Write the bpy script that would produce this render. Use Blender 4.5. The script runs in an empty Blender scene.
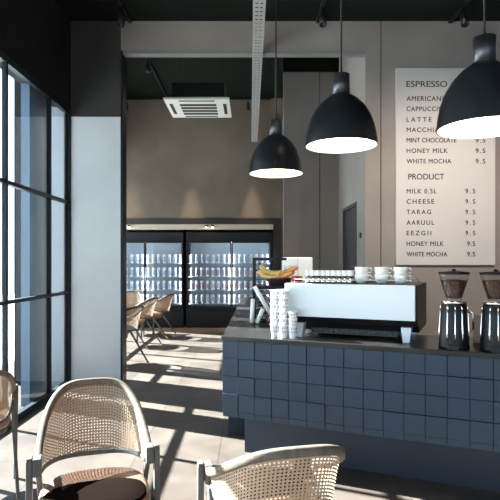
import bpy, bmesh, math, random
from mathutils import Vector, Matrix
random.seed(7)
S = bpy.context.scene
COL = S.collection
PI = math.pi
H = 1.42          # camera height
F = 520.0         # focal length in pixels of a 500 px frame

# ------------------------------------------------------------------ materials
def _n(nt, t, **kw):
    n = nt.nodes.new(t)
    for k, v in kw.items():
        setattr(n, k, v)
    return n

def mat(name, col, rough=0.5, metal=0.0, var=0.0, scale=6.0, bump=0.0, bscale=40.0, spec=0.5, emit=None, estr=0.0, stretch=None, coat=0.0):
    m = bpy.data.materials.new(name); m.use_nodes = True
    nt = m.node_tree; b = nt.nodes['Principled BSDF']
    b.inputs['Base Color'].default_value = (*col, 1)
    b.inputs['Roughness'].default_value = rough
    b.inputs['Metallic'].default_value = metal
    b.inputs['Specular IOR Level'].default_value = spec
    if coat: b.inputs['Coat Weight'].default_value = coat
    if emit:
        b.inputs['Emission Color'].default_value = (*emit, 1)
        b.inputs['Emission Strength'].default_value = estr
    tc = _n(nt, 'ShaderNodeTexCoord'); mp = _n(nt, 'ShaderNodeMapping')
    nt.links.new(tc.outputs['Object'], mp.inputs[0])
    if stretch: mp.inputs['Scale'].default_value = stretch
    if var:
        no = _n(nt, 'ShaderNodeTexNoise'); no.inputs['Scale'].default_value = scale; no.inputs['Detail'].default_value = 5
        nt.links.new(mp.outputs[0], no.inputs['Vector'])
        r = _n(nt, 'ShaderNodeValToRGB')
        r.color_ramp.elements[0].position = 0.3; r.color_ramp.elements[1].position = 0.7
        r.color_ramp.elements[0].color = (*[max(0, c*(1-var)) for c in col], 1)
        r.color_ramp.elements[1].color = (*[min(1, c*(1+var)) for c in col], 1)
        nt.links.new(no.outputs['Fac'], r.inputs[0]); nt.links.new(r.outputs[0], b.inputs['Base Color'])
    if bump:
        n2 = _n(nt, 'ShaderNodeTexNoise'); n2.inputs['Scale'].default_value = bscale; n2.inputs['Detail'].default_value = 4
        nt.links.new(mp.outputs[0], n2.inputs['Vector'])
        bp = _n(nt, 'ShaderNodeBump'); bp.inputs['Strength'].default_value = bump; bp.inputs['Distance'].default_value = 0.01
        nt.links.new(n2.outputs['Fac'], bp.inputs['Height']); nt.links.new(bp.outputs[0], b.inputs['Normal'])
    return m

def glass_mat(name, tint=(0.9, 0.95, 0.97), f0=1.45, rough=0.02):
    m = bpy.data.materials.new(name); m.use_nodes = True
    nt = m.node_tree; nt.nodes.clear()
    o = _n(nt, 'ShaderNodeOutputMaterial'); t = _n(nt, 'ShaderNodeBsdfTransparent'); g = _n(nt, 'ShaderNodeBsdfGlossy')
    t.inputs[0].default_value = (*tint, 1); g.inputs['Roughness'].default_value = rough
    lw = _n(nt, 'ShaderNodeLayerWeight'); lw.inputs[0].default_value = 0.5
    pw = _n(nt, 'ShaderNodeMath', operation='POWER'); pw.inputs[1].default_value = 5
    nt.links.new(lw.outputs['Facing'], pw.inputs[0])
    ml = _n(nt, 'ShaderNodeMath', operation='MULTIPLY_ADD'); ml.inputs[1].default_value = .96; ml.inputs[2].default_value = (f0-1)**2/(f0+1)**2
    nt.links.new(pw.outputs[0], ml.inputs[0])
    mx = _n(nt, 'ShaderNodeMixShader')
    nt.links.new(ml.outputs[0], mx.inputs[0]); nt.links.new(t.outputs[0], mx.inputs[1]); nt.links.new(g.outputs[0], mx.inputs[2])
    nt.links.new(mx.outputs[0], o.inputs[0])
    return m

def emit_mat(name, col, s):
    m = bpy.data.materials.new(name); m.use_nodes = True
    nt = m.node_tree; nt.nodes.clear()
    o = _n(nt, 'ShaderNodeOutputMaterial'); e = _n(nt, 'ShaderNodeEmission')
    e.inputs[0].default_value = (*col, 1); e.inputs[1].default_value = s
    nt.links.new(e.outputs[0], o.inputs[0])
    return m

def cane_mat():
    m = bpy.data.materials.new('woven_cane'); m.use_nodes = True
    nt = m.node_tree; b = nt.nodes['Principled BSDF']; out = nt.nodes['Material Output']
    b.inputs['Base Color'].default_value = (0.41, 0.275, 0.18, 1); b.inputs['Roughness'].default_value = 0.55
    uv = _n(nt, 'ShaderNodeUVMap'); sx = _n(nt, 'ShaderNodeSeparateXYZ')
    nt.links.new(uv.outputs[0], sx.inputs[0])
    def mth(op, a, bb=None):
        n = _n(nt, 'ShaderNodeMath', operation=op)
        for i, v in enumerate((a, bb)):
            if v is None: continue
            if isinstance(v, (int, float)): n.inputs[i].default_value = v
            else: nt.links.new(v, n.inputs[i])
        return n.outputs[0]
    P = 0.0142
    def cell(s):
        f = mth('FRACT', mth('DIVIDE', s, P)); d = mth('SUBTRACT', f, 0.5)
        return mth('MULTIPLY', d, d)
    r = mth('ADD', cell(sx.outputs[0]), cell(sx.outputs[1]))
    hole = mth('LESS_THAN', r, 0.062)
    tr = _n(nt, 'ShaderNodeBsdfTransparent'); mx = _n(nt, 'ShaderNodeMixShader')
    nt.links.new(hole, mx.inputs[0]); nt.links.new(b.outputs[0], mx.inputs[1]); nt.links.new(tr.outputs[0], mx.inputs[2])
    nt.links.new(mx.outputs[0], out.inputs[0])
    return m

def floor_mat():
    m = bpy.data.materials.new('floor_tiles'); m.use_nodes = True
    nt = m.node_tree; b = nt.nodes['Principled BSDF']
    tc = _n(nt, 'ShaderNodeTexCoord'); mp = _n(nt, 'ShaderNodeMapping')
    mp.inputs['Rotation'].default_value = (0, 0, math.radians(90)); mp.inputs['Location'].default_value = (0.1, 0.23, 0)
    nt.links.new(tc.outputs['Object'], mp.inputs[0])
    br = _n(nt, 'ShaderNodeTexBrick'); br.offset = 0.5
    br.inputs['Scale'].default_value = 1.0; br.inputs['Brick Width'].default_value = 1.2; br.inputs['Row Height'].default_value = 0.6
    br.inputs['Mortar Size'].default_value = 0.004; br.inputs['Mortar Smooth'].default_value = 0.1; br.inputs['Bias'].default_value = 0
    br.inputs['Color1'].default_value = (0.112, 0.090, 0.076, 1); br.inputs['Color2'].default_value = (0.083, 0.066, 0.056, 1)
    br.inputs['Mortar'].default_value = (0.05, 0.04, 0.034, 1)
    nt.links.new(mp.outputs[0], br.inputs['Vector'])
    no = _n(nt, 'ShaderNodeTexNoise'); no.inputs['Scale'].default_value = 2.2; no.inputs['Detail'].default_value = 8; no.inputs['Distortion'].default_value = 1.0
    nt.links.new(tc.outputs['Object'], no.inputs['Vector'])
    rp = _n(nt, 'ShaderNodeValToRGB'); rp.color_ramp.elements[0].position = 0.32; rp.color_ramp.elements[1].position = 0.68
    rp.color_ramp.elements[0].color = (0.72, 0.68, 0.66, 1); rp.color_ramp.elements[1].color = (1.1, 1.08, 1.05, 1)
    nt.links.new(no.outputs['Fac'], rp.inputs[0])
    mx = _n(nt, 'ShaderNodeMix', data_type='RGBA', blend_type='MULTIPLY'); mx.inputs[0].default_value = 1
    nt.links.new(br.outputs['Color'], mx.inputs[6]); nt.links.new(rp.outputs[0], mx.inputs[7])
    nt.links.new(mx.outputs[2], b.inputs['Base Color'])
    b.inputs['Roughness'].default_value = 0.42
    b.inputs['Specular IOR Level'].default_value = 0.25
    return m

def wood_mat(name, c1, c2, rough=0.5):
    m = bpy.data.materials.new(name); m.use_nodes = True
    nt = m.node_tree; b = nt.nodes['Principled BSDF']
    tc = _n(nt, 'ShaderNodeTexCoord'); mp = _n(nt, 'ShaderNodeMapping'); mp.inputs['Scale'].default_value = (6, 6, 1.2)
    nt.links.new(tc.outputs['Object'], mp.inputs[0])
    no = _n(nt, 'ShaderNodeTexNoise'); no.inputs['Scale'].default_value = 9; no.inputs['Detail'].default_value = 6
    nt.links.new(mp.outputs[0], no.inputs['Vector'])
    r = _n(nt, 'ShaderNodeValToRGB'); r.color_ramp.elements[0].position = .3; r.color_ramp.elements[1].position = .7
    r.color_ramp.elements[0].color = (*c1, 1); r.color_ramp.elements[1].color = (*c2, 1)
    nt.links.new(no.outputs['Fac'], r.inputs[0]); nt.links.new(r.outputs[0], b.inputs['Base Color'])
    b.inputs['Roughness'].default_value = rough; b.inputs['Specular IOR Level'].default_value = .25
    return m

M = {}
M['floor'] = floor_mat()
M['ceil'] = mat('ceiling_black', (0.006, 0.008, 0.006), 0.95, spec=.15)
M['darkwall'] = mat('dark_plaster', (0.014, 0.013, 0.012), 0.9, spec=.2, var=.2, scale=2)
M['pillar_hi'] = mat('pillar_dark_plaster', (0.036, 0.033, 0.031), 0.85, var=.12, scale=2)
M['clad'] = mat('pillar_cladding', (0.60, 0.61, 0.62), 0.7, var=.05, scale=1.5)
M['plaster'] = mat('warm_plaster', (0.215, 0.187, 0.168), 0.85, var=.14, scale=1.3, bump=.1, bscale=30)
M['concrete'] = mat('concrete_wall', (0.155, 0.120, 0.092), 0.85, var=.22, scale=1.1, bump=.15, bscale=25)
M['partition'] = mat('partition_plaster', (0.155, 0.133, 0.120), 0.8, var=.08, scale=1.5)
M['groove'] = mat('groove_dark', (0.03, 0.025, 0.022), 0.9)
M['black'] = mat('black_metal', (0.009, 0.009, 0.010), 0.4, spec=.25)
M['frame'] = mat('window_frame_black', (0.008, 0.013, 0.018), 0.5, spec=.25)
M['glass'] = glass_mat('window_glass', (0.86, 0.94, 0.98), 1.5)
M['cglass'] = glass_mat('fridge_glass', (0.80, 0.86, 0.9), 1.35)
M['hopperglass'] = glass_mat('clear_plastic', (0.86, 0.84, 0.82), 1.35, .05)
M['tile'] = mat('navy_tile', (0.013, 0.029, 0.054), 0.55, var=.14, scale=3, bump=.05, bscale=60)
M['grout'] = mat('navy_grout', (0.010, 0.016, 0.028), 0.8)
M['plinth'] = mat('navy_plinth', (0.016, 0.022, 0.037), 0.6, var=.08, scale=3)
M['top'] = mat('dark_stone_top', (0.016, 0.014, 0.013), 0.3, spec=.25, var=.25, scale=14)
M['wood'] = wood_mat('greyed_oak', (0.095, 0.073, 0.055), (0.155, 0.122, 0.094), 0.5)
M['woodd'] = wood_mat('weathered_oak_leg', (0.065, 0.061, 0.058), (0.11, 0.103, 0.096), 0.5)
M['cane'] = cane_mat()
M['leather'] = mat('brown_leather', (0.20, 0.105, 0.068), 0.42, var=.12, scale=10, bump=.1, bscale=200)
M['leather_shade'] = mat('shaded_leather', (0.008, 0.005, 0.004), 1.0, spec=0, bump=.1, bscale=200)  # near-black colour stands for the shadow lying on the seat
M['brass'] = mat('brass', (0.75, 0.52, 0.2), 0.3, metal=1)
M['steel'] = mat('brushed_steel', (0.75, 0.77, 0.79), 0.28, metal=1)
M['chrome'] = mat('chrome', (0.9, 0.9, 0.9), 0.08, metal=1)
M['panel'] = mat('white_panel', (0.66, 0.72, 0.76), 0.35)
M['white'] = mat('white_ceramic', (0.86, 0.85, 0.82), 0.25)
M['paper'] = mat('white_paper', (0.85, 0.86, 0.86), 0.7)
M['print'] = mat('grey_print', (0.30, 0.32, 0.34), 0.7)
M['board'] = mat('menu_board_face', (0.46, 0.425, 0.41), 0.6, var=.03, scale=2)
M['ink'] = mat('black_lettering', (0.015, 0.013, 0.013), 0.6)
M['lamp'] = mat('black_lamp_shade', (0.012, 0.013, 0.015), 0.35, spec=.35)
M['neck'] = mat('dark_grey_metal', (0.07, 0.07, 0.08), 0.3, metal=.7)
M['bulb'] = emit_mat('bulb', (1, .82, .62), 30)
M['lampin'] = mat('lamp_white_inside', (0.9, 0.86, 0.8), 0.5)
M['bean'] = mat('coffee_beans', (0.055, 0.024, 0.012), 0.4, var=.5, scale=160, bump=.8, bscale=160)
M['acwhite'] = mat('white_plastic', (0.62, 0.60, 0.57), 0.4)
M['tray'] = mat('galvanised', (0.32, 0.31, 0.30), 0.6, metal=.1)
M['can'] = mat('white_can', (0.82, 0.82, 0.84), 0.35)
M['canp'] = mat('pink_label', (0.60, 0.42, 0.43), 0.4)
M['cang'] = mat('grey_label', (0.55, 0.54, 0.62), 0.4)
M['cooler'] = mat('fridge_black', (0.009, 0.010, 0.012), 0.45, spec=.25)
M['coolin'] = mat('fridge_liner', (0.50, 0.54, 0.58), 0.5)
M['led'] = emit_mat('led_strip', (.86, .94, 1), 5)
M['downl'] = emit_mat('downlight', (1, .88, .66), 30)
M['banana'] = mat('banana_skin', (0.80, 0.60, 0.20), 0.5, var=.25, scale=30)
M['apple'] = mat('apple_skin', (0.45, 0.06, 0.04), 0.3, var=.3, scale=20)
M['bun'] = mat('baked_crust', (0.55, 0.27, 0.09), 0.55, var=.35, scale=30)
M['leaf'] = mat('leaf_green', (0.03, 0.05, 0.02), 0.6)
M['bowl'] = mat('plum_bowl', (0.05, 0.018, 0.025), 0.4)
M['beige'] = mat('beige_card', (0.36, 0.30, 0.26), 0.7)
M['pave'] = mat('outside_paving', (0.55, 0.55, 0.54), 0.8, var=.08, scale=2)
M['pier'] = mat('outside_pier_render', (0.07, 0.11, 0.16), 0.7, var=.06, scale=2)
M['traygrey'] = mat('dark_drip_tray', (0.06, 0.058, 0.056), 0.45)
M['linteledge'] = mat('lintel_edge', (0.17, 0.16, 0.15), 0.6)
M['brownpanel'] = mat('outside_brown_panel', (0.13, 0.11, 0.12), 0.7)
M['palepanel'] = mat('outside_pale_panel', (0.26, 0.28, 0.30), 0.7)
M['strip'] = mat('fascia_beige', (0.50, 0.42, 0.33), 0.6)
M['doorm'] = mat('dark_door', (0.018, 0.012, 0.011), 0.5)

# ------------------------------------------------------------------ mesh helpers
def box(bm, x0, x1, y0, y1, z0, z1, mi=0, mtx=None):
    vs = [bm.verts.new(p) for p in ((x0,y0,z0),(x1,y0,z0),(x1,y1,z0),(x0,y1,z0),(x0,y0,z1),(x1,y0,z1),(x1,y1,z1),(x0,y1,z1))]
    if mtx is not None:
        for v in vs: v.co = mtx @ v.co
    for f in ((3,2,1,0),(4,5,6,7),(0,1,5,4),(1,2,6,5),(2,3,7,6),(3,0,4,7)):
        fc = bm.faces.new([vs[i] for i in f]); fc.material_index = mi
    return vs

def lathe(bm, prof, seg=24, mi=0, cx=0, cy=0, mtx=None, smooth=True, cap=True):
    rings = []
    for r, z in prof:
        ring = []
        for i in range(seg):
            a = 2*PI*i/seg
            co = Vector((cx + r*math.cos(a), cy + r*math.sin(a), z))
            if mtx is not None: co = mtx @ co
            ring.append(bm.verts.new(co))
        rings.append(ring)
    for a, b in zip(rings[:-1], rings[1:]):
        for i in range(seg):
            f = bm.faces.new((a[i], a[(i+1) % seg], b[(i+1) % seg], b[i])); f.material_index = mi; f.smooth = smooth
    if cap:
        for rg, rev in ((rings[0], True), (rings[-1], False)):
            f = bm.faces.new(rg[::-1] if rev else rg); f.material_index = mi
    return rings

def tube(bm, pts, r, seg=8, mi=0, r2=None, cap=True):
    """sweep a round section along points; r may taper to r2"""
    pts = [Vector(p) for p in pts]; n = len(pts); rings = []
    for i, p in enumerate(pts):
        t = (pts[min(i+1, n-1)] - pts[max(i-1, 0)]).normalized()
        up = Vector((0, 0, 1)) if abs(t.z) < .95 else Vector((1, 0, 0))
        a = t.cross(up).normalized(); b = a.cross(t)
        rr = r if r2 is None else r + (r2-r)*i/(n-1)
        rings.append([bm.verts.new(p + rr*(math.cos(2*PI*k/seg)*a + math.sin(2*PI*k/seg)*b)) for k in range(seg)])
    for a, b in zip(rings[:-1], rings[1:]):
        for i in range(seg):
            f = bm.faces.new((a[i], a[(i+1) % seg], b[(i+1) % seg], b[i])); f.material_index = mi; f.smooth = True
    if cap:
        bm.faces.new(rings[0][::-1]).material_index = mi; bm.faces.new(rings[-1]).material_index = mi

def obj(name, bm, m, parent=None, bevel=0.0, subsurf=0):
    me = bpy.data.meshes.new(name)
    bmesh.ops.recalc_face_normals(bm, faces=bm.faces[:])
    bm.to_mesh(me); bm.free()
    for x in (m if isinstance(m, (list, tuple)) else [m]): me.materials.append(x)
    o = bpy.data.objects.new(name, me); COL.objects.link(o)
    if parent is not None: o.parent = parent
    if bevel:
        md = o.modifiers.new('bevel', 'BEVEL'); md.width = bevel; md.segments = 2; md.limit_method = 'ANGLE'
    if subsurf:
        md = o.modifiers.new('sub', 'SUBSURF'); md.levels = subsurf; md.render_levels = subsurf
    return o

def BX(name, m, *b, parent=None, bevel=0.0, mtx=None):
    bm = bmesh.new(); box(bm, *b, mtx=mtx); return obj(name, bm, m, parent, bevel)

def thing(name, label, cat, loc=(0,0,0), rot=0, group=None):
    o = bpy.data.objects.new(name, None); COL.objects.link(o); o.empty_display_size = .1
    o.location = loc; o.rotation_euler = (0, 0, rot); o['label'] = label; o['category'] = cat
    if group: o['group'] = group
    return o

def tag(o, label, cat, group=None):
    o['label'] = label; o['category'] = cat
    if group: o['group'] = group
    return o

def struct(o):
    o['kind'] = 'structure'; return o

def dup(root, loc, rot=None, label=None, group=None):
    r = root.copy(); COL.objects.link(r); r.location = loc
    if rot is not None: r.rotation_euler = (0, 0, rot)
    if label: r['label'] = label
    if group: r['group'] = group
    def rec(src, dst):
        for ch in list(src.children):
            c = ch.copy(); COL.objects.link(c); c.parent = dst; rec(ch, c)
    rec(root, r)
    return r

# ------------------------------------------------------------------ setting
XL, XR, YB, YF = -2.07, 4.2, -4.0, 6.0       # left window wall, right wall, behind camera, far wall of the front room
CZ = 4.2; CZ2 = 4.95
BL = -3.3                                     # back room left wall
struct(BX('floor', M['floor'], BL-.1, XR+.1, YB-.1, 11.95, -.1, 0))
o = struct(BX('ground', M['pave'], -14, XL-.06, -10, 24, -.16, -.06))
struct(BX('ceiling', M['ceil'], XL-.05, XR, YB, YF+.2, CZ, CZ+.12))
o = struct(BX('ceiling', M['ceil'], BL-.1, 1.5, YF+.1, 11.95, CZ2, CZ2+.12))
struct(BX('wall_right', M['plaster'], XR, XR+.15, YB, YF+.2, 0, CZ))
# wall behind the camera: sill-to-head glazing between solid strips
struct(BX('wall_rear', M['plaster'], XL, XR, YB-.15, YB, 3.3, CZ))
bm = bmesh.new()
for x in (-2.07, -.9, .4, 1.7, 3.0, 4.13): box(bm, x, x+.07, YB-.1, YB-.02, 0, 3.3)
for z in (0, 1.1, 3.24): box(bm, XL, XR, YB-.09, YB-.03, z, z+.06)
o = struct(obj('window_2', bm, M['frame'])); BX('pane', M['glass'], XL+.02, XR-.02, YB-.064, YB-.058, .05, 3.27, parent=o)
# left wall above the windows
struct(BX('wall_left', M['darkwall'], XL-.2, XL, YB, YF, 3.18, CZ))
# window wall of the front room
bm = bmesh.new()
ys = [5.965, 5.40]; y = 4.43
while y > YB: ys.append(y); y -= .97
for y in ys: box(bm, XL-.036, XL+.003, y-.017, y+.017, 0, 3.18)
for z in (0.0, 1.055, 2.085, 3.12): box(bm, XL-.05, XL+.0, YB, YF-.01, z, z+(.06 if z in (0.0, 3.12) else .035))
o = struct(obj('window_1', bm, M['frame']))
BX('pane', M['glass'], XL-.028, XL-.022, YB+.02, YF-.03, .04, 3.14, parent=o)
# pillar and its cladding
struct(BX('wall_pillar', M['pillar_hi'], -2.62, -1.49, YF, YF+.16, 0, CZ2))
struct(BX('trim_1', M['clad'], XL+.012, -1.49, YF-.02, YF-.001, .05, 3.09))
struct(BX('trim_2', M['black'], -1.488, -1.465, YF-.02, YF+.17, 0, 3.85))
struct(BX('baseboard_pillar', M['black'], XL+.012, -1.49, YF-.03, YF-.001, 0, .05))
# outside pier that shades the corner
struct(BX('wall_outside', M['pier'], -2.255, -2.17, 5.12, 5.26, -.06, 3.6))
struct(BX('wall_outside', M['brownpanel'], -2.255, -2.17, 5.26, 5.58, -.06, 3.6))
struct(BX('wall_outside', M['palepanel'], -2.32, -2.108, 5.90, YF, -.06, 3.6))
# lintel over the wide opening + far wall of the front room
struct(BX('wall_front', M['plaster'], 1.33, XR, YF, YF+.2, 0, CZ))
struct(BX('wall_lintel', M['plaster'], -1.49, 1.33, YF, YF+.1, 3.86, CZ2))
struct(BX('trim_3', M['linteledge'], -1.465, 1.33, YF-.012, YF+.10, 3.82, 3.86))
for k, x in enumerate((1.51,)):
    struct(BX('trim_4', M['groove'], x-.005, x+.005, YF-.003, YF-.0005, 0, CZ))
# side wall of the back room (right) with its door, and the partition
bm = bmesh.new()
box(bm, 1.33, 1.48, YF+.2, 6.48, 0, CZ2); box(bm, 1.33, 1.48, 7.46, 11.2, 0, CZ2); box(bm, 1.33, 1.48, 6.48, 7.46, 2.18, CZ2)
struct(obj('wall_side', bm, M['plaster']))
bm = bmesh.new(); box(bm, 1.325, 1.36, 6.485, 6.53, 0, 2.17); box(bm, 1.325, 1.36, 7.41, 7.455, 0, 2.17); box(bm, 1.325, 1.36, 6.53, 7.41, 2.13, 2.17)
o = struct(obj('door_1', bm, M['doorm'])); BX('door_leaf', M['doorm'], 1.345, 1.385, 6.535, 7.405, .005, 2.125, parent=o)
bm = bmesh.new(); tube(bm, [(1.343, 6.62, 1.0), (1.29, 6.62, 1.0), (1.29, 6.75, 1.0)], .01); obj('door_handle', bm, M['steel'], o)
tag(BX('light_switch', M['black'], 1.318, 1.3295, 6.20, 6.29, 1.71, 1.77), 'small black switch plate on the wall beside the dark door', 'switch')
struct(BX('wall_partition', M['partition'], .505, 1.33, 7.8, 7.95, 0, 4.27))
struct(BX('trim_5', M['ceil'], .50, 1.33, 7.78, 7.97, 4.27, CZ2))
struct(BX('trim_6', M['groove'], 1.04, 1.052, 7.795, 7.7995, 0, 4.27))
# back wall over the fridge alcove
struct(BX('wall_back', M['concrete'], BL, 1.33, 11.2, 11.35, 2.34, CZ2))
struct(BX('wall_alcove', M['concrete'], .66, 1.33, 11.2, 11.35, 0, 2.34))
struct(BX('wall_alcove', M['darkwall'], BL, .8, 11.85, 11.95, 0, 2.4))
struct(BX('trim_7', M['doorm'], .50, .66, 11.16, 11.85, 0, 2.24))
struct(BX('trim_8', M['doorm'], BL, .66, 11.17, 11.2, 2.24, 2.36))
struct(BX('trim_9', M['strip'], BL, .60, 11.19, 11.85, 2.12, 2.23))
# left side of the back room: solid strip, return and tall windows
struct(BX('wall_back_left', M['darkwall'], -2.72, -2.62, YF, 6.75, 0, CZ2))
struct(BX('wall_back_left', M['darkwall'], BL-.1, -2.62, 7.55, 7.65, 3.3, CZ2))
struct(BX('wall_back_left', M['darkwall'], -2.72, -2.62, 6.75, 7.65, 3.3, CZ2))
struct(BX('wall_back_left', M['darkwall'], BL-.1, BL, 7.65, 11.95, 3.3, CZ2))
struct(BX('wall_back_left', M['pier'], BL-.1, -3.12, 7.55, 7.64, -.06, 3.3))
def window(name, n, y0, y1, x, nm):
    bm = bmesh.new()
    for k in range(n+1):
        y = y0 + (y1-y0)*k/n; box(bm, x-.05, x, y-.03, y+.03, 0, 3.3)
    for z in (0, 1.055, 2.085, 3.24): box(bm, x-.045, x-.005, y0, y1, z, z+.05)
    o = struct(obj(name, bm, M['frame'])); BX('pane', M['glass'], x-.028, x-.022, y0+.02, y1-.02, .04, 3.25, parent=o)
window('window_3', 1, 6.78, 7.6, -2.64, 0)
window('window_4', 4, 7.7, 11.9, BL, 0)
bm = bmesh.new()
for x in (-3.12, -2.72): box(bm, x, x+.05, 7.57, 7.63, 0, 3.3)
box(bm, -3.12, -2.67, 7.57, 7.63, 0, .05)
struct(obj('window_5', bm, M['frame']))

# ------------------------------------------------------------------ cable tray, tracks and spots
bm = bmesh.new()
x0, x1, ya, yb, zt = .028, .145, 2.0, 10.3, 3.80
step = .08
# perforated bottom: rungs and side lips
box(bm, x0, x0+.022, ya, yb, zt, zt+.045); box(bm, x1-.022, x1, ya, yb, zt, zt+.045)
y = ya
while y < yb:
    box(bm, x0+.022, x1-.022, y, min(y+.055, yb), zt, zt+.004); y += step
box(bm, (x0+x1)/2-.008, (x0+x1)/2+.008, ya, yb, zt-.0005, zt+.0035)
tr = obj('cable_tray', bm, M['tray'])
tag(tr, 'long perforated pale metal cable tray hanging under the ceiling', 'cable tray')
for y in (2.4, 4.4): 
    bm = bmesh.new(); tube(bm, [(.086, y, zt), (.086, y, CZ)], .004, 6); obj('hanger_rod', bm, M['tray'], tr)
bm = bmesh.new(); tube(bm, [(.086, 9.0, zt), (.086, 9.0, CZ2)], .004, 6); obj('hanger_rod', bm, M['tray'], tr)

def track(label, x0, x1, y0, y1, z):
    t = BX('light_track', M['black'], x0, x1, y0, y1, z-.035, z); tag(t, label, 'light track')
track('black ceiling track nearest the window wall', -1.40, -1.36, 1.0, 5.98, CZ)
track('black ceiling track above the middle pendant lamp', .76, .80, 1.0, 5.98, CZ)
track('black ceiling track above the menu board', 2.28, 2.32, 1.0, 5.98, CZ)
track('black track running back past the ceiling air conditioner', -1.79, -1.75, 8.2, 10.97, CZ2)
track('black track crossing the top of the concrete wall', -3.2, .45, 10.98, 11.02, CZ2-.06)

def spot(label, x, y, z, parent_group='track spotlights', tilt=0.0, rod=.05):
    t = thing('track_spotlight', label, 'spotlight', (x, y, z))
    bm = bmesh.new(); tube(bm, [(0,0,0), (0,0,-rod-.03)], .012, 8); obj('stem', bm, M['black'], t)
    bm = bmesh.new(); R = Matrix.Translation((0,0,-rod-.02)) @ Matrix.Rotation(tilt, 4, 'X')
    lathe(bm, [(.03, 0), (.038, -.02), (.040, -.15), (.034, -.15), (.030, -.10)], 16, mtx=R); obj('lamp_head', bm, M['black'], t)
    t['group'] = parent_group
    return t
for lab, x in (('black spotlight on the ceiling left of the lintel end', -1.38), ('black spotlight above the middle pendant lamp', .78), ('black spotlight above the menu board', 2.30)):
    t = spot(lab, x, 5.6, CZ-.035, 'spotlights of the front room', -.3)
spot('black spotlight high on the track left of the air conditioner', -1.77, 9.0, CZ2-.035, 'spotlights of the back room', .3, .04)
for lab, x in (('black spotlight left of the air conditioner over the concrete wall', -2.62), ('black spotlight hidden behind the air conditioner', -1.36), ('black spotlight beside the hanging cable tray', -.04)):
    spot(lab, x, 11.0, CZ2-.095, 'spotlights of the back room')
    l = bpy.data.lights.new('spot_beam', 'SPOT'); l.energy = 560; l.color = (1, .80, .55); l.spot_size = math.radians(22); l.spot_blend = .6; l.shadow_soft_size = .03
    lo = bpy.data.objects.new('spot_beam', l); COL.objects.link(lo); lo.location = (x+.1, 10.84, CZ2-.30); lo.rotation_euler = (math.radians(2), 0, 0)

def added_beam(x, y, z, tx, ty, tz, e, ang, col=(1, .87, .74), soft=.04):
    l = bpy.data.lights.new('spot_beam', 'SPOT'); l.energy = e; l.color = col; l.spot_size = math.radians(ang); l.spot_blend = 1; l.shadow_soft_size = soft
    lo = bpy.data.objects.new('spot_beam', l); COL.objects.link(lo); lo.location = (x, y, z)
    lo.rotation_euler = (Vector((tx, ty, tz))-Vector((x, y, z))).to_track_quat('-Z', 'Y').to_euler()
for x, tx, tz, e in ((.78, 1.9, 1.3, 190), (2.30, 2.5, 1.3, 260), (-1.38, .2, 3.6, 20)):  # unseen heads and beams added on the tracks to brighten the far wall
    spot('black unseen spotlight added over the counter to light the far wall', x, 3.0, CZ-.035, 'added spotlights aimed at the far wall', -.6)
    added_beam(x, 3.12, CZ-.30, tx, 6.0, tz, e, 75)

# air conditioner cassette
ac = thing('air_conditioner', 'white square ceiling air conditioner with louvres, hung in the back room', 'air conditioner', (-.77, 7.92, 3.75))
bm = bmesh.new(); w = .475
box(bm, -w, w, -w, w, 0, .035); obj('panel', bm, M['acwhite'], ac, .008)
bm = bmesh.new(); box(bm, -.36, .40, -.38, .38, .036, .27); obj('casing', bm, M['black'], ac)
bm = bmesh.new()
for k in range(4): box(bm, -.27, .27, -.25+k*.15, -.15+k*.15, -.003, 0.001)
obj('grille', bm, M['groove'], ac)
for a in range(4):
    bm = bmesh.new(); R = Matrix.Rotation(a*PI/2, 4, 'Z'); box(bm, -.26, .26, -.42, -.37, -.003, .001, mtx=R); obj('louvre', bm, M['groove'], ac)
for x in (-.3, .3):
    for y in (-.3, .3): bm = bmesh.new(); tube(bm, [(x, y, .26), (x, y, CZ2-3.75)], .003, 6); obj('hanger_rod', bm, M['black'], ac)

# ------------------------------------------------------------------ pendants
def pendant(label, x, y, zr, R, neck=.12):
    t = thing('pendant_lamp', label, 'lamp', (x, y, zr), 0, 'dome pendant lamps over the counter')
    prof = [(1.0, 0), (.99, .10), (.965, .30), (.91, .55), (.82, .80), (.68, 1.04), (.50, 1.24), (.34, 1.36), (.22, 1.43)]
    bm = bmesh.new(); lathe(bm, [(R*a, R*b) for a, b in prof], 48, cap=False)
    lathe(bm, [(R*a-.006, R*b-(.0 if i == 0 else .006)) for i, (a, b) in enumerate(prof)], 48, mi=1, cap=False)
    lathe(bm, [(R, 0), (R-.006, 0)], 48, cap=False)
    lathe(bm, [(R*.22, R*1.43), (.005, R*1.43)], 24, cap=False)
    # keep normals of both skins
    me = bpy.data.meshes.new('lamp_shade'); bm.to_mesh(me); bm.free(); me.materials.append(M['lamp']); me.materials.append(M['lampin'])
    s = bpy.data.objects.new('lamp_shade', me); COL.objects.link(s); s.parent = t
    bm = bmesh.new(); lathe(bm, [(R*.235, R*1.40), (R*.235, R*1.44+neck), (.02, R*1.46+neck)], 24); obj('neck', bm, M['neck'], t)
    bm = bmesh.new(); tube(bm, [(0, 0, R*1.44+neck), (0, 0, CZ-zr-.03)], .006, 8); obj('cord', bm, M['black'], t)
    bm = bmesh.new(); lathe(bm, [(.05, CZ-zr-.03), (.05, CZ-zr)], 20); obj('ceiling_rose', bm, M['black'], t)
    bm = bmesh.new(); lathe(bm, [(.005, .02), (R*.72, .03), (R*.80, .05), (R*.72, .07), (.005, .08)], 32); obj('diffuser', bm, M['bulb'], t)
    return t
M['bulb'].node_tree.nodes['Emission'].inputs[1].default_value = 6
pendant('smallest and farthest of the three black dome pendant lamps', .2165, 4.33, H+.735, .225)
pendant('black dome pendant lamp in the middle of the three', .57, 3.25, H+.725, .225)
pendant('largest looking black dome pendant lamp in front of the menu board', 1.15, 2.55, H+.655, .225)

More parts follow.
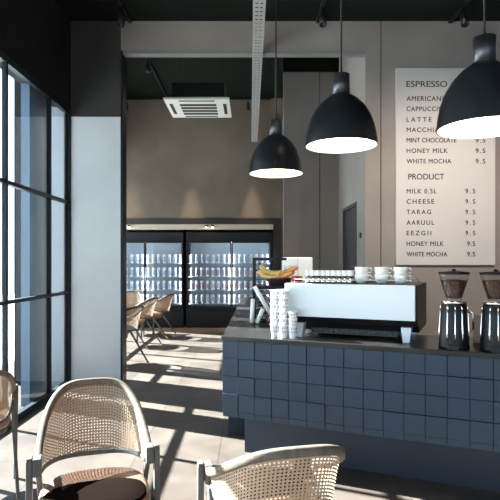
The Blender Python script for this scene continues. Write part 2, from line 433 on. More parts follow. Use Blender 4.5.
# ------------------------------------------------------------------ menu board
mb = BX('menu_board', M['board'], 1.675, 2.815, YF-.035, YF-.001, 1.385, 3.645, bevel=.003)
tag(mb, 'tall pale menu board with black lettering on the wall behind the counter', 'menu board')
YT = YF-.035
def px2x(x): return (x-250)/F*YT
def px2z(y): return H + (262-y)/F*YT
def text(s, xa, xb, ya, yb, space=1.0):
    cu = bpy.data.curves.new('t', 'FONT'); cu.body = s; cu.size = 1; cu.space_character = space; cu.extrude = 0; cu.offset = 0
    to = bpy.data.objects.new('t', cu); COL.objects.link(to)
    dg = bpy.context.evaluated_depsgraph_get(); dg.update()
    me = bpy.data.meshes.new_from_object(to.evaluated_get(dg)); bpy.data.objects.remove(to)
    xs = [v.co.x for v in me.vertices]; yv = [v.co.y for v in me.vertices]
    X0, X1, Z0, Z1 = px2x(xa), px2x(xb), px2z(yb), px2z(ya)
    for v in me.vertices:
        fx = (v.co.x-min(xs))/(max(xs)-min(xs)); fz = (v.co.y-min(yv))/(max(yv)-min(yv))
        v.co = (X0+fx*(X1-X0), YT-.0012, Z0+fz*(Z1-Z0))
    bm = bmesh.new(); bm.from_mesh(me)
    for dx, dz in ((.0032, 0), (.0016, .0022)):
        g = bmesh.ops.duplicate(bm, geom=bm.verts[:len(me.vertices)] + bm.edges[:len(me.edges)] + bm.faces[:len(me.polygons)])
        bmesh.ops.translate(bm, vec=(dx, -.0001*(1+dz*500), dz), verts=[v for v in g['geom'] if isinstance(v, bmesh.types.BMVert)])
    bm.to_mesh(me); bm.free()
    me.materials.clear(); me.materials.append(M['ink'])
    o = bpy.data.objects.new('lettering', me); COL.objects.link(o); o.parent = mb
for s, xa, xb, ya, yb, sp in [
    ('ESPRESSO', 406.3, 447, 81.2, 87, 1), ('AMERICANO', 406.5, 446.5, 96.2, 101, 1.15), ('CAPPUCCINO', 406.5, 448, 106.6, 111.2, 1.15), ('LATTE', 406.5, 431.3, 117.3, 121.8, 1.5),
    ('MACCHIATO', 406.5, 449, 127.6, 132.1, 1.2), ('MINT CHOCOLATE', 406.5, 456.3, 138, 142.5, 1.0), ('HONEY MILK', 406.5, 447.5, 148.5, 153, 1.15), ('WHITE MOCHA', 406.5, 451, 159, 163.5, 1.1),
    ('PRODUCT', 408.2, 444, 173.9, 179.6, 1), ('MILK 0.5L', 406.5, 436.3, 189, 193.5, 1.2), ('CHEESE', 406.5, 434, 199.3, 203.8, 1.3), ('TARAG', 406.5, 430.8, 209.8, 214.2, 1.4),
    ('AARUUL', 406.5, 434, 220.4, 224.9, 1.3), ('EEZGII', 406.5, 431, 230.9, 235.4, 1.4), ('HONEY MILK', 406.5, 443.5, 241.5, 246, 1.1), ('WHITE MOCHA', 406.5, 447, 252, 256.5, 1.05)]:
    text(s, xa, xb, ya, yb, sp)
for y in (96.2, 106.6, 117.3, 127.6, 138, 148.5, 159): text('9.5', 475.5, 485, y, y+4.6, 1.3)
for y in (189, 199.3, 209.8, 220.4, 230.9): text('9.5', 465.3, 475, y, y+4.5, 1.5)
for y in (241.5, 252): text('9.5', 467, 475, y, y+4.5, 1.1)

# ------------------------------------------------------------------ counter
HC = .90
P0 = Vector((-.197, 3.654, 0)); E = Vector((.9171, -.3986, 0)); N = Vector((.3986, .9171, 0))
MC = Matrix(((E.x, N.x, 0, P0.x), (E.y, N.y, 0, P0.y), (0, 0, 1, 0), (0, 0, 0, 1)))   # u, v, z -> world
ctr = thing('service_counter', 'long navy tiled coffee counter with a dark stone top', 'counter', P0)
ctr.matrix_world = MC
LU = 3.0
bm = bmesh.new(); box(bm, .02, LU, .02, .60, .335, HC-.031); obj('carcass', bm, M['grout'], ctr)
bm = bmesh.new()
pit = .1235; g = .0035
for i in range(int(LU/pit)):
    for j in range(4):
        d = random.choice((0, .0015, .003, .004, .006))
        box(bm, i*pit+g/2, (i+1)*pit-g/2, .001+d, .022, HC-.03-(j+1)*pit+g/2, HC-.03-j*pit-g/2)
    box(bm, i*pit+g/2, (i+1)*pit-g/2, .012, .022, .335, HC-.03-4*pit-g/2)
obj('tiled_front', bm, M['tile'], ctr, .0012)
bm = bmesh.new(); box(bm, .05, LU, .28, .58, 0, .335); obj('plinth', bm, M['plinth'], ctr)
bm = bmesh.new(); box(bm, -.004, LU, -.006, .62, HC-.03, HC); obj('countertop', bm, M['top'], ctr, .002)
# rear wing running back along the opening
wing = thing('back_counter', 'dark counter wing running back from the left end of the tiled counter', 'counter', (0, 0, 0))
def quadprism(bm, pts, z0, z1):
    lo = [bm.verts.new((x, y, z0)) for x, y in pts]; hi = [bm.verts.new((x, y, z1)) for x, y in pts]
    bm.faces.new(lo[::-1]); bm.faces.new(hi)
    n = len(pts)
    for i in range(n): bm.faces.new((lo[i], lo[(i+1) % n], hi[(i+1) % n], hi[i]))
c1 = P0 + N*.625; 
wl = [(P0.x+.004, P0.y+.02), (c1.x, c1.y), (.09, 4.29), (.78, 4.33), (.78, 7.75), (-.117, 7.75)]
bm = bmesh.new(); quadprism(bm, wl, HC-.032, HC-.001); obj('countertop', bm, M['top'], wing)
bm = bmesh.new(); quadprism(bm, [(P0.x+.02, P0.y+.08), (c1.x-.015, c1.y), (.09, 4.32), (.75, 4.36), (.75, 7.72), (-.09, 7.72)], .335, HC-.032); obj('carcass', bm, M['plinth'], wing)
bm = bmesh.new(); quadprism(bm, [(P0.x+.02, 4.24), (c1.x-.03, 4.26), (.09, 4.36), (.72, 4.40), (.72, 7.70), (-.07, 7.70)], 0, .335); obj('plinth', bm, M['grout'], wing)

def onc(u, v, z=HC): return MC @ Vector((u, v, z))
ANG = math.atan2(E.y, E.x)

# ------------------------------------------------------------------ espresso machine
em = thing('espresso_machine', 'wide espresso machine with pale front panel on the counter', 'espresso machine', onc(.414, .15), ANG)
Wm, Dm = .871, .68
def zc(z): return z-HC
bm = bmesh.new()  # black body with undercut profile (y-z), extruded along x
prof = [(.018, zc(1.262)), (.018, zc(1.050)), (.05, zc(1.004)), (.13, zc(.998)), (.15, zc(.955)), (Dm-.0, zc(.955)), (Dm, zc(1.272)), (.03, zc(1.272))]
L = [bm.verts.new((-.004, y, z)) for y, z in prof]; Rr = [bm.verts.new((Wm+.012, y, z)) for y, z in prof]
bm.faces.new(L[::-1]); bm.faces.new(Rr)
for i in range(len(prof)): j = (i+1) % len(prof); bm.faces.new((L[i], L[j], Rr[j], Rr[i]))
obj('body', bm, M['black'], em, .006)
bm = bmesh.new(); box(bm, 0, Wm, 0, .018, zc(1.045), zc(1.272)); obj('back_panel', bm, M['panel'], em, .004)
bm = bmesh.new(); box(bm, .14, Wm-.13, .17, .53, zc(.915), zc(.954)); 
for k in range(16): box(bm, .15+k*.0365, .160+k*.0365, .136, .17, zc(.930), zc(.946))
box(bm, .14, Wm-.13, .132, .136, zc(.940), zc(.947)); obj('drip_tray', bm, [M['traygrey']], em)
for x in (.09, Wm-.06):
    for y in (.03, .46):
        bm = bmesh.new()
        vs = box(bm, x-.034, x+.034, y+.012, y+.075, .0, zc(.998 if y < .1 else .954))
        for v in vs:
            if v.co.z < .01: v.co.x = x + (v.co.x-x)*.62
        obj('leg', bm, M['panel'] if y < .1 else M['steel'], em, .002)
bm = bmesh.new()
tube(bm, [(.05, .06, zc(1.274)), (.05, .06, zc(1.30)), (Wm-.03, .06, zc(1.30)), (Wm-.03, .06, zc(1.274))], .0035, 6)
tube(bm, [(.05, .50, zc(1.274)), (.05, .50, zc(1.30)), (Wm-.03, .50, zc(1.30)), (Wm-.03, .50, zc(1.274))], .0035, 6)
tube(bm, [(Wm-.03, .06, zc(1.30)), (Wm-.03, .50, zc(1.30))], .0035, 6); obj('cup_rail', bm, M['steel'], em)
for gx in (.2, .44, .68):   # group heads with portafilters on the barista side
    bm = bmesh.new(); lathe(bm, [(.035, zc(1.03)), (.035, zc(1.10))], 20, cx=gx, cy=Dm+.03); box(bm, gx-.03, gx+.03, Dm-.01, Dm+.03, zc(1.05), zc(1.12)); gh = obj('group_head', bm, M['chrome'], em)
    bm = bmesh.new(); tube(bm, [(gx, Dm+.06, zc(1.02)), (gx, Dm+.22, zc(1.0))], .014, 10); obj('portafilter_handle', bm, M['black'], gh)
EM = Matrix.Translation(em.location) @ Matrix.Rotation(ANG, 4, 'Z')
ZT = 1.2725

# cups
def make_cup(label, group):
    t = thing('coffee_cup', label, 'cup', (0,0,0), 0, group)
    bm = bmesh.new()
    lathe(bm, [(.022, 0), (.032, .004), (.042, .02), (.047, .045), (.048, .064), (.045, .064), (.043, .045), (.037, .02), (.005, .008)], 28)
    obj('cup_bowl', bm, M['white'], t)
    bm = bmesh.new(); tube(bm, [(.044, 0, .054), (.062, 0, .056), (.071, 0, .044), (.063, 0, .027), (.042, 0, .022)], .0055, 8); obj('handle', bm, M['white'], t)
    return t
cup0 = None
cupx = (.506, .640, .765)
names = ('nearest the glasses', 'in the middle of the row', 'at the right end of the row')
for k, x in enumerate(cupx):
    p = EM @ Vector((x, .14, ZT-HC)); p.z = ZT
    for j in range(2):
        lab = ('upper' if j else 'lower') + ' white cup of the machine-top pair ' + names[k]
        q = (p.x, p.y, ZT + .001 + j*.049)
        if cup0 is None:
            cup0 = make_cup(lab, 'white cups on the espresso machine'); cup0.location = q; cup0.rotation_euler.z = ANG
        else: dup(cup0, q, ANG+.1*j, lab)
# glasses in two rows
g0 = None; n = 0
for j in range(2):
    for i in range(9):
        p = EM @ Vector((.128 + i*.038, .12+.05*j, 0)); q = (p.x, p.y, ZT+.001)
        lab = 'small chrome-footed glass lined up on the espresso machine top, ' + ('front row' if j == 0 else 'rear row')
        if g0 is None:
            bm = bmesh.new(); lathe(bm, [(.016, .032), (.0168, .086), (.0158, .086), (.0145, .034)], 16, mi=0, cap=False); lathe(bm, [(.0165, 0), (.0178, .008), (.0165, .032), (.002, .034)], 16, mi=1)
            lathe(bm, [(.0174, .050), (.0176, .088), (.0160, .088)], 16, mi=2, cap=False)
            g0 = obj('espresso_glass', bm, [M['hopperglass'], M['chrome'], M['paper']]); g0.location = q; tag(g0, lab, 'glass', 'espresso glasses ' + ('front row' if j == 0 else 'rear row'))
        else: dup(g0, q, 0, lab, 'espresso glasses ' + ('front row' if j == 0 else 'rear row'))

# ------------------------------------------------------------------ grinders
def grinder(label, u, v, first=None):
    if first: return dup(first, onc(u, v), ANG, label)
    t = thing('coffee_grinder', label, 'coffee grinder', onc(u, v), ANG, 'coffee grinders at the right end of the counter')
    bm = bmesh.new(); lathe(bm, [(.088, 0), (.090, .012), (.086, .03), (.086, .10), (.081, .20), (.077, .255), (.068, .268), (.02, .272)], 32); obj('body', bm, M['black'], t)
    bm = bmesh.new()
    for a in range(5):
        an = -PI/2 + (-1.25, -.42, .12, .62, 1.3)[a]; 
        for s in range(1):
            pts = [(.086*math.cos(an)*k1, .086*math.sin(an)*k1, z) for k1, z in ((1.01, .05), (1.01, .10), (.952, .20), (.905, .258))]
            tube(bm, pts, .0055 if a % 2 else .0035, 6)
    obj('chrome_ribs', bm, M['chrome'], t)
    bm = bmesh.new(); lathe(bm, [(.068, .270), (.074, .274), (.074, .284), (.03, .286)], 28); obj('collar', bm, M['chrome'], t)
    bm = bmesh.new(); lathe(bm, [(.045, .286), (.045, .300), (.080, .41), (.086, .445)], 28, cap=False); hp = obj('hopper', bm, M['hopperglass'], t)
    bm = bmesh.new(); lathe(bm, [(.042, .302), (.050, .325), (.076, .41), (.03, .414)], 28); obj('coffee_beans', bm, M['bean'], t)
    bm = bmesh.new(); lathe(bm, [(.089, .445), (.090, .458), (.05, .464), (.012, .466), (.012, .476), (.003, .478)], 28); obj('lid', bm, M['black'], hp)
    bm = bmesh.new(); tube(bm, [(.080, 0, .22), (.105, 0, .22), (.108, 0, .12), (.086, 0, .10)], .006, 8); obj('handle', bm, M['chrome'], t)
    bm = bmesh.new(); box(bm, -.03, .03, -.105, -.07, .0, .03); obj('dosing_fork', bm, M['black'], t)
    return t
g1 = grinder('black coffee grinder with a bean hopper, left of the two', 1.515, .11)
grinder('black coffee grinder cut by the right edge of the picture', 1.745, .12, g1)
p = onc(1.50, .50)
t = BX('napkin_box', M['beige'], -.07, .07, -.05, .05, 0, .175, bevel=.006); t.location = onc(1.69, .40); t.rotation_euler.z = ANG
tag(t, 'plain beige box on the counter between the two coffee grinders', 'box')

# ------------------------------------------------------------------ display rack, fruit bowl, paper cups
rk = thing('display_rack', 'black wire display rack at the left end of the counter', 'rack', (0,0,0), 0)
RX0, RX1, RY0, RY1 = .04, .46, 4.80, 5.06
bm = bmesh.new()
for x, zt_ in ((RX0, 1.46), (RX1, 1.19)):
    for y in (RY0, RY1): box(bm, x-.015, x+.015, y-.012, y+.012, HC, zt_)
for z, xe in ((1.447, .33), (1.18, RX1), (.95, RX1)):
    for y in (RY0, RY1): box(bm, RX0+.015, xe-(.015 if xe == RX1 else 0), y-.010, y+.010, z-.012, z+.012)
    for x in (RX0, xe): box(bm, x-.010, x+.010, RY0+.01, RY1-.01, z-.010, z+.010)
obj('frame', bm, M['black'], rk)
bm = bmesh.new()
for z in (1.18, .95, 1.06):
    for k in range(14): tube(bm, [(RX0+.015+k*.030, RY0, z+.008), (RX0+.015+k*.030, RY1, z+.008)], .003, 6)
for k in range(7): tube(bm, [(RX0, RY0+.0, .98+.03*k), (RX1, RY0, .98+.03*k)], .003, 6)
for k in range(3): tube(bm, [(RX0, RY0+.0, 1.21+.025*k), (RX0+.10, RY0, 1.21+.025*k), (RX0+.10, RY0, 1.19)], .003, 6)
obj('wires', bm, M['black'], rk)
# bowl
bc = Vector((.275, 4.93, 1.192))
bm = bmesh.new(); lathe(bm, [(.075, 0), (.090, .008), (.125, .065), (.132, .080), (.126, .080), (.085, .016), (.005, .012)], 32)
t = obj('fruit_bowl', bm, M['bowl']); t.location = bc; tag(t, 'dark plum bowl of bananas and rolls on the display rack', 'bowl')
def banana(loc, rz, tilt, label):
    t = thing('banana', label, 'banana', loc, 0, 'bananas in the dark bowl'); t.rotation_euler = (0, tilt, rz)
    pts = []; R = .15
    for k in range(9):
        a = -0.75+1.5*k/8; pts.append((R*math.sin(a), 0, R*(1-math.cos(a))))
    bm = bmesh.new(); n0 = len(pts)
    rings = []
    rad = [.006, .013, .017, .0185, .019, .0185, .017, .013, .005]
    for k, p in enumerate(pts):
        a = -0.75+1.5*k/8; tx = Vector((math.cos(a), 0, math.sin(a))); nn = Vector((0,1,0)); b = tx.cross(nn)
        rings.append([bm.verts.new(Vector(p)+rad[k]*(math.cos(2*PI*q/6)*nn+math.sin(2*PI*q/6)*b)) for q in range(6)])
    for a_, b_ in zip(rings[:-1], rings[1:]):
        for q in range(6): f = bm.faces.new((a_[q], a_[(q+1) % 6], b_[(q+1) % 6], b_[q])); f.smooth = True
    bm.faces.new(rings[0][::-1]); bm.faces.new(rings[-1]); obj('peel', bm, M['banana'], t)
    bm = bmesh.new(); tube(bm, [pts[-1], (pts[-1][0]+.018, 0, pts[-1][2]+.014)], .005, 6); obj('stem', bm, M['groove'], t)
for k, (dx, dy, dz, rz, ty) in enumerate(((-.11, -.085, .088, .10, -.18), (-.11, -.035, .090, -.05, -.10), (-.10, .020, .092, .12, -.22), (-.09, .075, .094, -.1, -.15), (-.10, -.062, .128, -.12, -.30), (-.09, -.002, .132, .12, -.36), (-.08, .055, .134, 0, -.25))):
    banana((bc.x+dx, bc.y+dy, bc.z+dz), PI + rz, ty, 'yellow banana fanned out to the left in the dark bowl')
for k, (dx, dy, dz, rz) in enumerate(((.05, -.09, .100, .0), (.06, -.04, .102, .0), (.07, .01, .104, .0), (.07, .06, .106, .0), (.09, -.066, .147, .0), (.10, -.014, .149, .0))):
    bm = bmesh.new(); R = Matrix.Rotation(PI/2, 4, 'Y') @ Matrix.Identity(4)
    lathe(bm, [(.004, -.09), (.014, -.07), (.022, -.03), (.023, .03), (.015, .07), (.004, .09)], 14, mtx=R)
    t = obj('bread_roll', bm, M['bun']); t.location = bc + Vector((dx, dy, dz)); t.rotation_euler = (0, -.34, rz)
    tag(t, 'brown crusty bread roll piled on the right of the dark bowl', 'bread roll', 'bread rolls in the dark bowl')
for k, (dx, dy) in enumerate(((.165, -.13), (.215, -.09))):
    bm = bmesh.new(); lathe(bm, [(.004, -.027), (.02, -.026), (.032, -.008), (.033, .008), (.024, .026), (.008, .024), (.003, .018)], 18)
    t = obj('apple', bm, M['apple']); t.location = bc + Vector((dx-.03, dy, .075 - .004*k)); tag(t, 'red apple at the right rim of the dark bowl', 'apple', 'apples at the rim of the bowl')
for k in range(4):
    bm = bmesh.new()
    for q in range(9):
        a = q*.7; c = Vector((.02*math.cos(a), .02*math.sin(a), .006*q)); 
        v = [bm.verts.new(c+Vector(d)) for d in ((0,0,0), (.014*math.cos(a), .014*math.sin(a), .012), (.026*math.cos(a), .026*math.sin(a), .004), (.013*math.cos(a+.8), .013*math.sin(a+.8), .006))]
        bm.faces.new(v)
    bmesh.ops.solidify(bm, geom=bm.faces[:], thickness=.002)
    t = obj('herb_sprig', bm, M['leaf']); t.location = (bc.x-.03+.06*k, bc.y+.12, bc.z+.14); tag(t, 'dark green herb sprig behind the bread rolls', 'herb', 'herb sprigs behind the rolls')
# white appliance behind
wb = thing('countertop_appliance', 'white box shaped appliance behind the bread rolls', 'appliance', (.50, 5.55, HC))
bm = bmesh.new(); box(bm, -.155, .155, -.12, .12, 0, .57); obj('housing', bm, M['white'], wb, .01)
bm = bmesh.new(); box(bm, -.002, .002, -.1215, -.119, .1, .56); obj('door_gap', bm, M['print'], wb)
# paper cups
bm = bmesh.new(); lathe(bm, [(.021, 0), (.030, .084), (.033, .086), (.033, .092), (.0295, .092), (.020, .004)], 24, mi=0, cap=False)
lathe(bm, [(.0205, .003), (.001, .003)], 24, cap=False)
for a in range(10):
    an = a*2*PI/10
    for zz, r0 in ((.045, .0262), (.070, .0288)):
        c = Vector((math.cos(an)*r0, math.sin(an)*r0, zz)); 
        Mx = Matrix.Translation(c) @ Matrix.Rotation(an, 4, 'Z')
        box(bm, -.0008, .0008, -.0038, .0038, -.006, .006, mi=1, mtx=Mx)
pc = obj('paper_cup', bm, [M['paper'], M['print']]); first = True
stacks = [((.365, .085), 6, 'leftmost tall stack'), ((.432, .075), 6, 'middle tall stack'), ((.385, .155), 6, 'rear tall stack'), ((.498, .075), 3, 'short stack beside the machine leg')]
for (u, v), n, nm in stacks:
    for j in range(n):
        q = onc(u, v, HC + .001 + .047*j) 
        lab = 'white printed paper cup in the ' + nm + (' of nested cups' if n > 1 else ', standing apart')
        if first: pc.location = q; tag(pc, lab, 'paper cup', 'paper cups, ' + nm); first = False
        else: dup(pc, q, j*.3, lab, 'paper cups, ' + nm)
# tilted white paper tubes by the rack and the black coil holder
hd = thing('cup_holder', 'small black wire holder at the foot of the display rack', 'holder', (.105, 4.55, HC))
bm = bmesh.new()
for k in range(9):
    z = .02+.03*k; tube(bm, [(.035*math.cos(a*PI/8), .035*math.sin(a*PI/8), z) for a in range(17)], .006, 6, cap=False)
obj('coil', bm, M['black'], hd)
bm = bmesh.new(); lathe(bm, [(.045, 0), (.045, .012)], 20); obj('base', bm, M['black'], hd)
for k, (x, y, z, ty, ln, lab) in enumerate(((.014, 4.42, HC+.001, .05, .205, 'upright white paper tube left of the wire holder'), (.215, 4.46, HC+.008, -.53, .35, 'long white paper tube leaning left over the wire holder'), (.060, 4.38, HC+.006, .38, .13, 'short white paper tube leaning right in front of the wire holder'))):
    bm = bmesh.new(); lathe(bm, [(.0165, 0), (.0185, ln), (.0155, ln), (.014, .003)], 18); t = obj('paper_tube', bm, M['paper']); t.location = (x, y, z); t.rotation_euler = (0, ty, 0)
    tag(t, lab, 'paper tube')

# ------------------------------------------------------------------ armchairs
def sweep(bm, pts, w, h, tilt=None):
    """rounded-rectangle rail along pts: w across (horizontal), h vertical"""
    pts = [Vector(p) for p in pts]; n = len(pts); rings = []
    sec = []
    for k in range(12):
        a = 2*PI*k/12; ca, sa = math.cos(a), math.sin(a)
        sec.append((math.copysign(abs(ca)**.55, ca)*w/2, math.copysign(abs(sa)**.55, sa)*h/2))
    for i, p in enumerate(pts):
        t = (pts[min(i+1, n-1)] - pts[max(i-1, 0)]).normalized()
        a = t.cross(Vector((0,0,1))).normalized(); b = a.cross(t)
        rings.append([bm.verts.new(p + a*u + b*v) for u, v in sec])
    for a, b in zip(rings[:-1], rings[1:]):
        for i in range(12): f = bm.faces.new((a[i], a[(i+1) % 12], b[(i+1) % 12], b[i])); f.smooth = True
    bm.faces.new(rings[0][::-1]); bm.faces.new(rings[-1])

def taper_leg(bm, a, b, ra, rb):
    a, b = Vector(a), Vector(b); vs = []
    for p, r in ((a, ra), (b, rb)):
        for dx, dy in ((-1,-1),(1,-1),(1,1),(-1,1)): vs.append(bm.verts.new((p.x+dx*r[0], p.y+dy*r[1], p.z)))
    for f in ((3,2,1,0),(4,5,6,7),(0,1,5,4),(1,2,6,5),(2,3,7,6),(3,0,4,7)): bm.faces.new([vs[i] for i in f])

ARMZ, TOPZ = .590, .810
def hoop(a):
    s = math.sin(a)**.85 if math.sin(a) > 0 else 0
    x = .228*math.copysign(abs(math.cos(a))**.56, math.cos(a))
    return Vector((x*(1+.03*s), -.20 + .47*s, ARMZ + (TOPZ-ARMZ)*s**1.3))
def lower(a):
    s = math.sin(a)**.85 if math.sin(a) > 0 else 0
    x = .218*math.copysign(abs(math.cos(a))**.56, math.cos(a))
    return Vector((x, -.185 + .36*s, .552 - .072*s**.8))
def armchair(label, group):
    t = thing('cane_armchair', label, 'chair', (0,0,0), 0, group)
    NA = 40; an = [PI*k/NA for k in range(NA+1)]
    bm = bmesh.new(); sweep(bm, [hoop(a) for a in an], .030, .034); obj('top_rail', bm, M['wood'], t)
    bm = bmesh.new(); sweep(bm, [lower(a) for a in an], .018, .022); obj('lower_rail', bm, M['woodd'], t)
    bm = bmesh.new(); uvl = bm.loops.layers.uv.new('UVMap'); NV = 8; rows = []; U = []; u = 0
    for i, a in enumerate(an):
        if i: u += ((hoop(a)+lower(a))/2 - (hoop(an[i-1])+lower(an[i-1]))/2).length
        U.append(u); h_, l_ = hoop(a), lower(a); col = []
        for j in range(NV+1):
            k = j/NV; p = l_.lerp(h_, k); p.y -= .012*math.sin(PI*k)*math.sin(a)
            col.append((bm.verts.new(p), k*(h_-l_).length))
        rows.append(col)
    for i in range(NA):
        for j in range(NV):
            q = ((i,j),(i+1,j),(i+1,j+1),(i,j+1)); f = bm.faces.new([rows[a][b][0] for a, b in q]); f.smooth = True
            for lp, (a, b) in zip(f.loops, q): lp[uvl].uv = (U[a], rows[a][b][1] - (rows[a][-1][1]))
    obj('cane_back', bm, M['cane'], t)
    for s in (-1, 1):
        bm = bmesh.new(); box(bm, s*.228-.016, s*.228+.016, -.232, -.168, .545, .618); obj('arm_bracket', bm, M['woodd'], t, .003)
        bm = bmesh.new(); taper_leg(bm, (s*.256, -.245, 0), (s*.258, -.205, .612), (.011, .012), (.0125, .022)); lg = obj('leg', bm, M['woodd'], t, .003)
        bm = bmesh.new(); box(bm, s*.258-.012, s*.258+.012, -.226, -.184, .612, .622); obj('leg_cap', bm, M['wood'], lg, .004)
        bm = bmesh.new(); taper_leg(bm, (s*.225, .275, 0), (s*.228, -.150, .546), (.009, .010), (.011, .022)); lg = obj('leg', bm, M['woodd'], t, .003)
        bm = bmesh.new(); taper_leg(bm, (s*.225, .275, 0), (s*.2253, .236, .05), (.0105, .0115), (.011, .013)); obj('foot_sleeve', bm, M['brass'], lg)
    bm = bmesh.new()   # seat frame
    def dshape(rx, fy, by, n=28):
        pts = []
        for k in range(n):
            a = 2*PI*k/n; c, s_ = math.cos(a), math.sin(a)
            x = rx*math.copysign(abs(c)**.7, c); yy = (fy+by)/2 + (by-fy)/2*math.copysign(abs(s_)**.7, s_); pts.append((x, yy))
        return pts
    def slab(bm, layers):
        rings = [[bm.verts.new((x, y, z)) for x, y in dshape(rx, fy, by)] for rx, fy, by, z in layers]
        for a, b in zip(rings[:-1], rings[1:]):
            for i in range(len(a)): f = bm.faces.new((a[i], a[(i+1) % len(a)], b[(i+1) % len(a)], b[i])); f.smooth = True
        bm.faces.new(rings[0][::-1]); f = bm.faces.new(rings[-1]); f.smooth = True
    slab(bm, [(.205, -.45, .0, .355), (.207, -.455, .002, .39)])
    for s in (-1, 1): box(bm, min(s*.20, s*.246), max(s*.20, s*.246), -.25, -.205, .355, .388)
    obj('seat_frame', bm, M['woodd'], t)
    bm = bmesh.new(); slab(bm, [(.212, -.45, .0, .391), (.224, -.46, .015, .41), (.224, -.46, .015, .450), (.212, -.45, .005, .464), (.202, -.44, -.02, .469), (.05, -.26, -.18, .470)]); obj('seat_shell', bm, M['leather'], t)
    bm = bmesh.new(); slab(bm, [(.200, -.445, -.165, .4705), (.201, -.447, -.165, .479), (.194, -.435, -.180, .485), (.12, -.36, -.24, .488), (.04, -.32, -.28, .489)]); obj('shaded_seat_pad', bm, M['leather_shade'], t)  # shadowed part of the seat, its shade put into the dark material
    return t
CH = [  # origin, rotation
    (-.72, 2.40, 18, 'cane armchair with brown leather seat in the foreground, facing the viewer', 'foreground cane armchairs'),
    (.10, 1.935, -167, 'cane armchair cut by the bottom edge, its back before the navy counter', 'foreground cane armchairs'),
    (-1.645, 3.08, -150, 'cane armchair cut by the left edge, beside the window wall', 'foreground cane armchairs'),
    (-1.765, 7.20, -118, 'back room cane armchair half hidden by the pale pillar, nearest of its row', 'back room cane armchairs'),
    (-1.85, 8.82, -111, 'back room cane armchair, second from the pillar in the row', 'back room cane armchairs'),
    (-1.73, 9.90, -104, 'back room cane armchair farthest right, before the left drinks fridge', 'back room cane armchairs'),
    (-2.40, 10.47, 12, 'back room cane armchair against the left drinks fridge, facing the viewer', 'back room cane armchairs'),
]
c0 = None
for ax, ay, dg_, lab, grp in CH:
    loc = (ax, ay, 0); th = math.radians(dg_)
    if c0 is None: c0 = armchair(lab, grp); c0.location = loc; c0.rotation_euler.z = th
    else: dup(c0, loc, th, lab, grp)

# ------------------------------------------------------------------ drinks fridges
def fridge(label, x0, x1, div):
    t = thing('drinks_fridge', label, 'fridge', ((x0+x1)/2, 11.2, 0), 0); w = (x1-x0)/2; cx = (x0+x1)/2
    bm = bmesh.new()
    box(bm, -w, -w+.04, .03, .60, 0, 2.06); box(bm, w-.04, w, .03, .60, 0, 2.06); box(bm, -w+.04, w-.04, .03, .60, 1.86, 2.06); box(bm, -w+.04, w-.04, .03, .60, 0, .42)
    obj('cabinet', bm, M['cooler'], t)
    bm = bmesh.new(); box(bm, -w+.04, w-.04, .55, .60, .42, 1.86); obj('liner', bm, M['coolin'], t)
    bm = bmesh.new()
    for z in SZ: box(bm, -w+.045, w-.045, .08, .53, z-.014, z)
    obj('shelves', bm, M['coolin'], t)
    bm = bmesh.new()
    for k in range(7): box(bm, -w+.12, w-.12, .022, .03, .10+.035*k, .118+.035*k)
    obj('vent_grille', bm, M['groove'], t)
    for k in (0, 1):
        a, b = (-w+.005, div-cx-.004) if k == 0 else (div-cx+.004, w-.005)
        bm = bmesh.new(); f = .022
        box(bm, a, b, -.012, .028, 1.83, 1.86); box(bm, a, b, -.012, .028, .40, .44); box(bm, a, a+f, -.012, .028, .44, 1.83); box(bm, b-f, b, -.012, .028, .44, 1.83)
        d = obj('door', bm, M['cooler'], t)
        bm = bmesh.new(); box(bm, a+f, b-f, .004, .012, .44, 1.83); obj('pane', bm, M['cglass'], d)
        hx = b-.012 if k == 0 else a+.012
        bm = bmesh.new(); tube(bm, [(hx, -.014, .95), (hx, -.045, .97), (hx, -.045, 1.28), (hx, -.014, 1.30)], .008, 8); obj('handle', bm, M['steel'], d)
    bm = bmesh.new()
    box(bm, -w+.05, w-.05, .06, .075, 1.835, 1.855)
    obj('led_strip', bm, M['led'], t)
    for q, sg in ((-w+.05, 1), (w-.05, -1), (div-cx-.012, -1), (div-cx+.012, 1)):
        l = bpy.data.lights.new('fridge_led', 'AREA'); l.shape = 'RECTANGLE'; l.size = 1.36; l.size_y = .03; l.energy = 2.7; l.color = (1, .97, .94)
        lo = bpy.data.objects.new('fridge_led', l); COL.objects.link(lo); lo.location = (cx+q, 11.2+.05, 1.14); lo.rotation_euler = Vector((sg, .45, 0)).to_track_quat('-Z', 'X').to_euler()
    return t
SZ = [.52, .815, 1.105, 1.395]
fridge('left two-door glass drinks fridge lit from inside, partly behind the pillar', -3.16, -1.44, -2.26)
fridge('right two-door glass drinks fridge lit from inside', -1.38, .48, -.40)
bm = bmesh.new(); prof = [(.024, 0), (.032, .008), (.033, .04)]
lathe(bm, [(.028, 0), (.033, .01), (.033, .035)], 16, mi=0, cap=True)
lathe(bm, [(.0331, .035), (.0331, .135)], 16, mi=1, cap=False)
lathe(bm, [(.033, .135), (.033, .175), (.026, .19), (.024, .195)], 16, mi=0)
can = obj('drink_can', bm, [M['can'], M['cang']])
bm = bmesh.new()
lathe(bm, [(.028, 0), (.033, .01), (.033, .035)], 16, mi=0, cap=True)
lathe(bm, [(.0331, .035), (.0331, .135)], 16, mi=1, cap=False)
lathe(bm, [(.033, .135), (.033, .175), (.026, .19), (.024, .195)], 16, mi=0)
canp = obj('drink_can', bm, [M['can'], M['canp']])
used = {0: False, 1: False}
sn = ['bottom', 'second lowest', 'second highest', 'top']
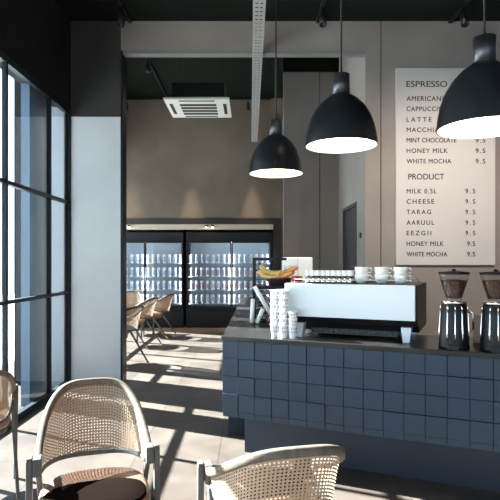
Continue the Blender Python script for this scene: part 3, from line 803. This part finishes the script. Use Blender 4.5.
for fr, xa, n in (('left', -3.05, 14), ('right', -1.28, 15)):
    for j, z in enumerate(SZ):
        for i in range(n):
            kind = 1 if (fr == 'right' and j in (1, 2)) else 0
            base = (can, canp)[kind]
            x = xa + i*.118
            if fr == 'left' and x < -2.80: continue
            lab = ('pink' if kind else 'grey') + '-labelled white can, ' + sn[j] + ' shelf of the ' + fr + ' drinks fridge'
            loc = (x + random.uniform(-.004, .004), 11.34, z+.001)
            grp = 'cans on the ' + sn[j] + ' shelf of the ' + fr + ' fridge'
            if not used[kind]: base.location = loc; base.rotation_euler.z = 1.2; tag(base, lab, 'can', grp); used[kind] = True
            else: dup(base, loc, random.uniform(0, 6), lab, grp)
# recessed downlights in the alcove soffit, in front of the fridges
for x, lab in ((-2.58, 'small glowing downlight over the left drinks fridge'), (-.93, 'left of two small glowing downlights over the right fridge'), (-.80, 'right of two small glowing downlights over the right fridge')):
    t = thing('downlight', lab, 'downlight', (x, 11.10, 2.16))
    bm = bmesh.new(); lathe(bm, [(.03, 0), (.035, .004), (.035, .05)], 16); obj('housing', bm, M['black'], t)
    bm = bmesh.new(); lathe(bm, [(.024, -.004), (.024, -.001)], 16); obj('lens', bm, M['downl'], t)
    bm = bmesh.new(); box(bm, -.01, .01, .03, .09, .02, .05); obj('bracket', bm, M['black'], t)

# ------------------------------------------------------------------ light
w = bpy.data.worlds.new('World'); S.world = w; w.use_nodes = True
bg = w.node_tree.nodes['Background']; bg.inputs[0].default_value = (.74, .87, 1.0, 1); bg.inputs[1].default_value = 1.75
sun = bpy.data.lights.new('sun', 'SUN'); sun.energy = 54; sun.angle = math.radians(.6); sun.color = (1, .945, .88)
so = bpy.data.objects.new('sun', sun); COL.objects.link(so)
el = math.radians(33); d = Vector((.914*math.cos(el), -.406*math.cos(el), -math.sin(el)))
so.rotation_euler = d.to_track_quat('-Z', 'Y').to_euler()

cam = bpy.data.cameras.new('camera'); co = bpy.data.objects.new('camera', cam); COL.objects.link(co)
co.location = (0, 0, H); co.rotation_euler = (PI/2, 0, 0); cam.sensor_width = 36; cam.lens = F/500*36; cam.shift_y = .024; cam.clip_start = .05
S.camera = co
S.view_settings.view_transform = 'Standard'; S.view_settings.look = 'None'; S.view_settings.gamma = 1
S.view_settings.exposure = 0.75
